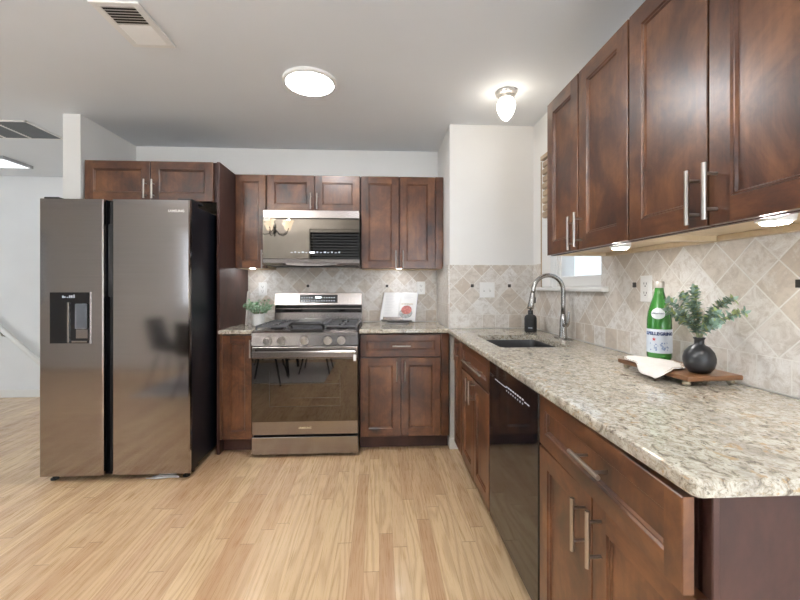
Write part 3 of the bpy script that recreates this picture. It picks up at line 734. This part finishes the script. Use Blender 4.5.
vx, vy = 1.036, 1.211
vs = thing('vase', 'round matte black vase holding eucalyptus on the wooden board', 'vase', (vx, vy, BT))
obj('vase_body', lathe(bmesh.new(), [(.020, .0005), (.030, .004), (.040, .018), (.045, .038), (.045, .050), (.040, .068), (.028, .084), (.016, .091), (.0135, .095), (.0135, .108), (.0165, .112), (.0165, .115), (.011, .115), (.010, .105), (.008, .07)], 32), plain('matte_black_ceramic', (.016, .016, .018), .36), vs, True)
# eucalyptus: every sprig a thing with a stem and its leaves
LEAFS = [plain('leaf_blue_green', (.16, .25, .185), .55, .25), plain('leaf_grey_green', (.30, .40, .335), .55, .2), plain('leaf_light_green', (.36, .44, .19), .5, .2)]
STEM = plain('leaf_stem', (.22, .24, .13), .6)
def leaf(b, p, d, nrm, l, wd, mat=0):
    d = d.normalized(); s = d.cross(nrm).normalized(); nrm = s.cross(d)
    prof = [(0, .12), (.22, .75), (.5, 1), (.78, .7), (1, .08)]
    L_, R_, M_ = [], [], []
    for t_, ww in prof:
        c = p+d*l*t_-nrm*(l*.18*t_*t_)
        M_.append(b.verts.new(c)); L_.append(b.verts.new(c+s*wd*ww*.5+nrm*wd*.12*ww)); R_.append(b.verts.new(c-s*wd*ww*.5+nrm*wd*.12*ww))
    for i in range(4):
        for q in ((M_[i], M_[i+1], L_[i+1], L_[i]), (M_[i+1], M_[i], R_[i], R_[i+1])): b.faces.new(q).material_index = mat
rn = random.Random(11)
tips = [(-.010, .060, .135, 'tall eucalyptus sprig leaning toward the bottle'), (-.025, .115, .080, 'low eucalyptus sprig reaching left across the bottle'), (.000, .020, .145, 'upright middle eucalyptus sprig rising straight from the vase'),
        (.030, -.050, .110, 'eucalyptus sprig leaning right out of the vase'), (.045, -.115, .085, 'long eucalyptus sprig stretching furthest right along the tile'), (-.05, .020, .075, 'eucalyptus sprig bending forward over the towel'),
        (.05, .085, .105, 'eucalyptus sprig close to the tiled wall behind the bottle'), (-.01, -.085, .050, 'low eucalyptus sprig drooping right beside the vase'), (-.02, .07, .055, 'low eucalyptus sprig drooping left over the vase shoulder'), (.035, -.085, .125, 'second tallest eucalyptus sprig, rising right of the upright middle one'), (.02, .045, .16, 'highest eucalyptus sprig tip, just left of the upright middle one'), (-.03, .095, .115, 'slanting eucalyptus sprig between the bottle neck and the tall sprigs'), (.005, -.06, .08, 'short eucalyptus sprig filling the right front of the bunch')]
for i, (dx, dy, dz, lab) in enumerate(tips):
    t = thing('eucalyptus_sprig', lab, 'sprig', (vx, vy, BT+.05), group='eucalyptus sprigs in the black vase')
    p0 = Vector((0.0035*math.cos(i*.7), .0035*math.sin(i*.7), .0)); p1 = Vector((dx*.07, dy*.07, .072)); p3 = Vector((dx*.92, dy*.92, .072+dz*.92)); p2 = p1+Vector((dx*.25, dy*.25, dz*.7))
    P_ = [p0]+[p1*(1-s)**2+p2*2*s*(1-s)+p3*s*s for s in [k/10 for k in range(11)]]
    obj('stem', tube(bmesh.new(), P_, [.0017]*6+[.0012]*6, 5), STEM, t)
    b = bmesh.new()
    for k in range(2, 12):
        p = P_[k]; tg = (P_[min(k+1, 11)]-P_[k-1]).normalized(); o_ = tg.orthogonal()
        for j in range(6 if k > 3 else 2):
            a = j*PI/2+k*.9+rn.random()*.7
            d = Matrix.Rotation(a, 3, tg) @ o_ + tg*(.35+.5*rn.random())
            leaf(b, p+tg*.004*(j % 3), d, tg, .013+.010*rn.random(), .009+.006*rn.random(), rn.choice([0, 0, 1, 1, 2]))
    leaf(b, P_[-1], tg, tg.orthogonal(), .024, .013, 1)
    obj('leaves', b, LEAFS, t, True)
# towel draped over the board's corner
b = bmesh.new(); n1, n2 = 26, 22
c00, c10, c11, c01 = Vector((.872, 1.195)), Vector((1.045, 1.262)), Vector((1.085, 1.385)), Vector((.972, 1.545)); cm = (c00+c10+c11+c01)/4
def hgt(x, y):
    d = max(.946-.07*(y-1.16)-x, 0); e = max(y-1.482, 0)
    if d == 0 and e == 0: h = BT+.0045
    else: h = CT+.0045+(BT-CT)*math.exp(-(max(d, e)/.042)**2)
    return h + .0022*math.sin(38*x+22*y)+.0022
G = []
for i in range(n1+1):
    row = []
    for j in range(n2+1):
        s, t_ = i/n1, j/n2
        p = c00*(1-s)*(1-t_)+c10*s*(1-t_)+c11*s*t_+c01*(1-s)*t_
        p += Vector((.006*math.sin(5*t_*PI), .006*math.sin(4*s*PI)))*(1 if (i in (0, n1) or j in (0, n2)) else .5)
        p = cm+(p-cm)*(1-.20*(abs(2*s-1)*abs(2*t_-1))**3)
        row.append(b.verts.new((p.x, p.y, hgt(p.x, p.y))))
    G.append(row)
for i in range(n1):
    for j in range(n2): b.faces.new((G[i][j], G[i+1][j], G[i+1][j+1], G[i][j+1]))
border = [G[i][0].co.copy() for i in range(n1+1)]+[G[n1][j].co.copy() for j in range(1, n2+1)]; bord2 = [G[0][j].co.copy() for j in range(n2+1)]
UL = [[b.verts.new((v.co.x, v.co.y, v.co.z-.0022)) for v in row] for row in G]
for i in range(n1):
    for j in range(n2): b.faces.new((UL[i][j], UL[i][j+1], UL[i+1][j+1], UL[i+1][j]))
rim = [(i, 0) for i in range(n1)]+[(n1, j) for j in range(n2)]+[(i, n2) for i in range(n1, 0, -1)]+[(0, j) for j in range(n2, 0, -1)]
for a, c in zip(rim, rim[1:]+rim[:1]): b.faces.new((G[a[0]][a[1]], G[c[0]][c[1]], UL[c[0]][c[1]], UL[a[0]][a[1]]))
LINEN = plain('white_linen', (.74, .70, .66), .9, .04, 60)
tw = thing('towel', 'folded white linen towel draped over the edge of the serving board', 'towel')
obj('cloth', b, LINEN, tw, True)
b = bmesh.new()
for path in (border, bord2):
    q = [p+(Vector((.99, 1.36, p.z))-p)*.045+Vector((0, 0, .0012)) for p in path]
    for k in range(0, len(q)-1): tube(b, [q[k], q[k]+(q[k+1]-q[k])*.55], .0011, 5)
obj('stitching', b, plain('tan_thread', (.40, .31, .24), .8), tw)

# ------------------------------------------------------------------ back counter things
pp = thing('potted_plant', 'small leafy green plant in a white pot left of the stove', 'potted plant', (-.972, 3.20, CT))
obj('pot', lathe(bmesh.new(), [(.040, .0005), (.046, .004), (.049, .012), (.050, .098), (.046, .098), (.045, .085), (.01, .084)], 28), WHITE, pp, 50)
b = bmesh.new(); st = bmesh.new(); rn = random.Random(5)
for k in range(64):
    a = rn.random()*2*PI; e = rn.random()**.6*1.05; ln = .075+.055*rn.random()
    d = Vector((math.cos(a)*math.sin(e), math.sin(a)*math.sin(e)*.8, math.cos(e)))
    p0 = Vector((math.cos(a)*.02, math.sin(a)*.02, .086)); p1 = p0+d*ln
    tube(st, [p0, p1], .0012, 4)
    for j in range(6):
        p = p0+d*ln*(.4+.6*j/5); q = (d*.4+Vector((rn.uniform(-1, 1), rn.uniform(-1, 1), rn.uniform(-.3, .8)))).normalized()
        leaf(b, p, q, d+Vector((.01, .02, .03)), .017+.010*rn.random(), .013+.006*rn.random(), rn.choice([0, 1, 2, 2]))
obj('foliage', b, [plain('foliage_green', (.12, .27, .12), .5, .25), plain('foliage_sage', (.26, .43, .28), .5, .2), plain('foliage_pale', (.38, .52, .36), .5, .2)], pp, True)
obj('stems', st, STEM, pp)
lb_ = thing('cutting_board', 'thin pale board standing on edge behind the white potted plant', 'cutting board', (-1.085, 3.26, CT))
b = box(-.006, .006, -.02, .02, .0005, .275, .004, 2); xform(b, Matrix.Rotation(math.radians(3.2), 4, 'Y'))
obj('board', b, plain('pale_stone', (.66, .62, .57), .35, .1, 14), lb_)
# cookbook on its stand
RZ = math.radians(-19); LEAN = math.radians(25)
bs_ = thing('book_stand', 'low clear and grey stand propping up the open cookbook', 'book stand', (.150, 3.285, CT), RZ)
GREYST = plain('grey_stand', (.30, .30, .31), .35)
TL = Matrix.Translation((0, .012, .022)) @ Matrix.Rotation(-LEAN, 4, 'X')     # stand plane: local x along, y out of the back, z up
obj('back_rest', xform(box(-.13, .13, .0, .004, .0, .20, .001), TL), GREYST, bs_)
obj('ledge', xform(box(-.135, .135, -.045, .0038, -.006, -.001, .001), TL), GREYST, bs_)
obj('page_holder', xform(box(-.115, .06, -.047, -.0452, -.006, .020, .0005), TL), STEEL, bs_)
obj('prop_leg', box(-.09, .09, .02, .055, .0005, .012, .003), GREYST, bs_)
obj('front_foot', box(-.10, .10, -.025, .015, .0005, .010, .003), GREYST, bs_)
bk = thing('cookbook', 'open white cookbook with a red dish pictured on its right page', 'book', (.150, 3.285, CT), RZ)
PAPER = plain('white_page', (.70, .69, .685), .6, .015)
def page(s):
    b = bmesh.new(); n = 8; ls = []
    for i in range(n+1):
        x = s*.150*i/n; th = .006+.009*math.sin(PI*min(1, i/n*1.15)**.6) if i else .003
        ls.append([(x, -.001, .0), (x, -.001-th, .0), (x, -.001-th, .262), (x, -.001, .262)])
    return xform(loops(b, ls), TL)
obj('page_block', page(-1), PAPER, bk, 40); pgr = obj('page_block', page(1), PAPER, bk, 40)
obj('cover', xform(box(-.155, .155, -.0008, -.0002, -.0008, .266), TL), plain('book_cover', (.62, .60, .68), .5), bk)
b = bmesh.new()
for k in range(13):
    z = .232-.0145*k; bx(b, -.125, -.125+.09*(.7+.3*((k*37) % 10)/10), -.0175, -.0168, z, z+.0025)
for k in range(4):
    z = .236-.012*k; bx(b, .03, .12-.02*(k % 2), -.0175, -.0168, z, z+.002)
obj('text_lines', xform(b, TL), plain('print_grey', (.55, .55, .57), .6), bk)
def blob(cx, cz, rx, rz_, y, n=18):
    b = bmesh.new(); vs_ = [(cx+rx*math.cos(2*PI*i/n), y, cz+rz_*math.sin(2*PI*i/n)) for i in range(n)]
    return xform(loops(b, [vs_, [(x, y-.0004, z) for x, _, z in vs_]]), TL)
obj('picture_bowl', blob(.070, .068, .058, .046, -.0172), plain('print_bowl', (.30, .31, .30), .5, .4, 60), pgr)
obj('picture_food', blob(.073, .098, .046, .040, -.0178), plain('print_red', (.45, .13, .11), .5, .5, 60), pgr)
obj('picture_caption', xform(box(.02, .125, -.0176, -.0170, .146, .158), TL), plain('print_caption', (.58, .52, .45), .6, .3, 90), pgr)

# ------------------------------------------------------------------ outlets and switches
def wallplate(kind, label, loc, rz):
    t = thing(kind, label, 'switch' if 'switch' in kind else 'outlet', loc, rz)
    wd = .058 if kind == 'light_switch' else .036
    obj('cover_plate', box(-wd, wd, -.0055, -.0003, -.0575, .0575, .0025, 2), WHITEPL, t)
    if kind == 'light_switch':
        for s in (-.023, .023):
            k = obj('toggle', box(s-.005, s+.005, -.017, -.0057, -.004, .012, .0015), WHITEPL, t); obj('toggle_slot', box(s-.006, s+.006, -.0062, -.0056, -.013, .013), plain('plate_shadow', (.55, .54, .52), .5), t)
    else:
        r = obj('receptacle', box(-.017, .017, -.0075, -.0056, -.036, .036, .001), WHITEPL, t)
        b = bmesh.new()
        for z in (-.02, .02):
            bx(b, -.009, -.0065, -.0083, -.0076, z-.002, z+.008); bx(b, .0065, .009, -.0083, -.0076, z-.002, z+.007); bx(b, -.003, .003, -.0083, -.0076, z-.011, z-.006)
        obj('slots', b, SLOT, r)
wallplate('outlet', 'white outlet on the tile above the small potted plant', (-1.028, YW-.0105, 1.205), 0)
wallplate('outlet', 'white outlet on the tile right of the open cookbook', (.379, YW-.0105, 1.214), 0)
wallplate('light_switch', 'white double light switch on the tiled corner wall left of the faucet', (.815, YB-.0105, 1.200), 0)
wallplate('outlet', 'white outlet on the right wall tile behind the green bottle', (XW-.0105, 1.645, 1.215), R)

# ------------------------------------------------------------------ lamps
def disc_light(label, x, y, r, power):
    t = thing('ceiling_light', label, 'ceiling light', (x, y, CZ))
    obj('rim', lathe(bmesh.new(), [(r-.012, -.0005), (r+.012, -.0005), (r+.012, -.014), (r, -.022), (r-.006, -.022), (r-.008, -.012)], 48), WHITE, t, 40)
    obj('diffuser', lathe(bmesh.new(), [(r-.008, -.012), (r-.008, -.021), (r*.6, -.025), (r*.1, -.026)], 48), emis('led_diffuser', (.96, .98, 1), power), t, 40)
    return t
disc_light('round white flush LED ceiling light in the middle of the kitchen', -.412, 2.352, .145, 38)
disc_light('added unseen round LED ceiling light over the hall by the dining end', -2.6, .7, .145, 12)  # extra disc out of view, added to brighten the room
disc_light('added unseen round LED fill light on the ceiling by the camera', -.3, .35, .145, 16)  # second added disc, unseen, lifts the light from the camera side
t = thing('ceiling_fixture', 'small clear glass teardrop ceiling fixture near the sink corner', 'ceiling light', (.798, 2.417, CZ))
obj('canopy', lathe(bmesh.new(), [(.062, -.0005), (.066, -.006), (.062, -.020), (.050, -.026), (.047, -.048), (.042, -.050)], 32), plain('fixture_metal', (.55, .52, .48), .3, metal=.6), t, 40)
obj('glass_shade', lathe(bmesh.new(), [(.043, -.0505), (.055, -.072), (.058, -.092), (.053, -.118), (.040, -.146), (.024, -.168), (.010, -.182), (.003, -.185)], 12), emis('lit_cut_glass', (1, .91, .78), 6.0), t, 30)
PUCK, PUCKDIM = emis('puck_lens', (1, .97, .93), 60), emis('puck_lens_dim', (.97, .98, 1), 42)
def puck(label, x, y, z, lens=PUCK, hs=1):
    t = thing('puck_light', label, 'under-cabinet light', (x, y, z)); t.scale = (1, 1, hs)
    obj('housing', lathe(bmesh.new(), [(.036, -.0005), (.038, -.008), (.036, -.020), (.030, -.023)], 28), WHITEPL, t, 40)
    obj('lens', lathe(bmesh.new(), [(.028, -.0232), (.024, -.027), (.008, -.029)], 24), lens, t, 40)
puck('white puck light glowing under the cabinet nearest the sink window', .93, 1.46, 1.3955)
puck('white puck light glowing under the nearest right wall cabinet', .92, .86, 1.3955)
puck('white puck light glowing under the narrow cabinet left of the microwave', -1.06, 3.34, 1.395, PUCKDIM, .6)
puck('white puck light glowing under the cabinet above the open cookbook', .17, 3.34, 1.395, PUCKDIM, .6)
t = thing('flush_panel_light', 'square lit panel light on the hall ceiling', 'ceiling light', (-3.77, 4.0, CZ))
b = bmesh.new(); h = .26
for a in ((-h, h, -h*.62, -h*.62+.012), (-h, h, h*.62-.012, h*.62), (-h, -h+.012, -h*.62+.012, h*.62-.012), (h-.012, h, -h*.62+.012, h*.62-.012)): bx(b, a[0], a[1], a[2], a[3], -.03, -.0005)
obj('frame', b, plain('panel_frame_grey', (.45, .45, .46), .4), t); obj('panel', box(-h+.013, h-.013, -h*.62+.013, h*.62-.013, -.026, -.001), emis('hall_panel_lit', (.92, .97, 1), .6), t)

# ceiling registers
t = thing('ceiling_vent', 'white ceiling register with its near louvres open and dark', 'vent', (-1.142, 1.897, CZ))
b = bmesh.new(); fx, fy = .105, .160
bx(b, -fx, fx, -fy, -fy+.028, -.008, -.0005, .002); bx(b, -fx, fx, fy-.028, fy, -.008, -.0005, .002); bx(b, -fx, -fx+.032, -fy+.028, fy-.028, -.008, -.0005, .002); bx(b, fx-.032, fx, -fy+.028, fy-.028, -.008, -.0005, .002)
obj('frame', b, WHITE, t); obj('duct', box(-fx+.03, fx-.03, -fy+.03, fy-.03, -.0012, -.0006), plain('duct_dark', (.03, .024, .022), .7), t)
b = bmesh.new(); n = 15
for k in range(n):
    y = -fy+.034+k*(2*fy-.068)/(n-1); s = 1 if k < 7 else -1
    dyy = .0078
    x0, x1 = -fx+.032, fx-.032
    loops(b, [[(x, y-dyy*s, -.0085), (x, y+dyy*s, -.0016), (x, y+dyy*s+.001, -.0016), (x, y-dyy*s+.001, -.0085)] for x in (x0, x1)])
obj('louvres', b, WHITE, t)
t = thing('return_vent', 'large dark grey return air grille on the hall ceiling beside the partition', 'vent', (-3.06, 3.197, CZ))
b = bmesh.new(); fx, fy = .46, .178
bx(b, -fx, fx, -fy, -fy+.012, -.010, -.0005); bx(b, -fx, fx, fy-.012, fy, -.010, -.0005); bx(b, -fx, -fx+.012, -fy, fy, -.010, -.0005); bx(b, fx-.012, fx, -fy, fy, -.010, -.0005)
for xx in (-.22, -.0, .20): bx(b, xx, xx+.014, -fy+.012, fy-.012, -.011, -.0005)
obj('frame', b, WHITE, t)
b = bmesh.new()
for k in range(16):
    y = -fy+.02+k*.021; bx(b, -fx+.012, fx-.012, y, y+.012, -.007, -.004)
obj('slats', b, GREYV, t); obj('filter', box(-fx+.012, fx-.012, -fy+.012, fy-.012, -.0025, -.0006), GREYV, t)

# handrail in the hall
t = thing('handrail', 'white sloping handrail on the hall wall left of the refrigerator', 'handrail', (-3.95, 4.55, 0))
b = bmesh.new(); sl = math.atan(.92)
xform(bx(b, -.75, .72, -.085, -.045, -.025, .025, .012, 0, 3), Matrix.Translation((0, 0, .614)) @ Matrix.Rotation(sl, 4, 'Y'))
obj('rail', b, WHITE, t, 50)
for x in (-.18, .40): obj('bracket', tube(bmesh.new(), [(x, -.0005, .614-.92*x-.10), (x, -.04, .614-.92*x-.09), (x, -.065, .614-.92*x-.03)], .008, 8), plain('rail_bracket', (.35, .33, .30), .4, metal=.5), t, True)

# ------------------------------------------------------------------ dining end behind the camera (met in the reflections)
tag(obj('rug', box(-2.75, -.70, -.72, .62, .0005, .0085, .003), plain('grey_rug', (.50, .50, .52), .95, .2, 40)), 'pale grey rug under the dining table, mirrored in the oven door', 'rug')
dt = thing('dining_table', 'dark dining table on the grey rug, mirrored in oven and refrigerator', 'table', (-1.70, -.05, .0125))
obj('tabletop', box(-.55, .55, -.40, .40, .715, .745, .006, 2), plain('table_top_dark', (.05, .045, .042), .3), dt)
for sx in (-1, 1):
    for sy in (-1, 1): obj('leg', tube(bmesh.new(), [(sx*.40, sy*.28, .714), (sx*.47, sy*.33, .0005)], [.030, .020], 10), BLACKMAT, dt, 40)
def chair(label, x, y, rz):
    t = thing('dining_chair', label, 'chair', (x, y, .0125), rz, 'black shell dining chairs')
    prof = [(-.22, .455), (-.20, .445), (-.10, .435), (.05, .43), (.15, .445), (.20, .49), (.235, .57), (.265, .68), (.29, .80), (.298, .83)]
    b = bmesh.new(); rows = []
    for i, (yy, zz) in enumerate(prof):
        r = []; wd = .225 if i < 5 else .225-.012*(i-4)
        for j in range(9):
            u = -1+j/4; cz = .05*abs(u)**2.5*(1 if i < 6 else .2); cy = -.06*abs(u)**2.2 if i >= 5 else 0
            r.append(b.verts.new((u*wd, yy+cy, zz+cz)))
        rows.append(r)
    for a, c in zip(rows, rows[1:]):
        for j in range(8): b.faces.new((a[j], a[j+1], c[j+1], c[j]))
    bmesh.ops.recalc_face_normals(b, faces=b.faces[:]); bmesh.ops.solidify(b, geom=b.faces[:], thickness=.018)
    obj('seat_shell', b, plain('black_chair_shell', (.02, .021, .024), .45), t, True)
    for sx in (-1, 1):
        for sy in (-1, 1): obj('leg', tube(bmesh.new(), [(sx*.12, sy*.12+.0, .412), (sx*.22, sy*.21, .0005)], [.014, .008], 8), BLACKMAT, t, 40)
chair('black shell chair left of the dining table, mirrored in the refrigerator door', -2.50, .17, PI/2)
chair('black shell chair on the kitchen side of the table, nearest the refrigerator', -1.98, .60, 0)
chair('black shell chair on the kitchen side of the table, nearest the camera', -1.42, .60, 0)
chair('black shell chair on the window side of the dining table', -1.70, -.70, PI)
chair('black shell chair right of the dining table, beside the camera', -.90, -.05, -PI/2)
ch = thing('chandelier', 'dark chandelier with frosted bell shades over the dining table, mirrored in the microwave', 'chandelier', (-1.63, 0, CZ))
b = bmesh.new(); lathe(b, [(.055, -.0005), (.055, -.015), (.012, -.03), (.006, -.05), (.006, -.24), (.018, -.25), (.026, -.30), (.016, -.34), (.028, -.37), (.010, -.40), (.016, -.42), (.002, -.445)], 16)
obj('stem', b, BLACKMAT, ch, 50)
for k in range(5):
    a = 2*PI*k/5+.35; c, s = math.cos(a), math.sin(a)
    pth = [(.02, -.33), (.08, -.40), (.16, -.41), (.23, -.37), (.25, -.32)]
    ar = obj('arm', tube(bmesh.new(), [(r*c, r*s, z) for r, z in pth], .007, 8), BLACKMAT, ch, True)
    obj('shade', lathe(bmesh.new(), [(.022, -.318), (.042, -.305), (.052, -.275), (.062, -.235), (.088, -.205), (.084, -.204), (.058, -.236), (.046, -.275), (.018, -.312)], 18, (.25*c, .25*s, 0)), FROST, ar, True)
    l = bpy.data.lights.new('chandelier_bulb', 'POINT'); l.energy = 19; l.color = (1, .97, .93); l.shadow_soft_size = .03
    o = bpy.data.objects.new('chandelier_bulb', l); C.objects.link(o); o.parent = ch; o.location = (.25*c, .25*s, -.215)
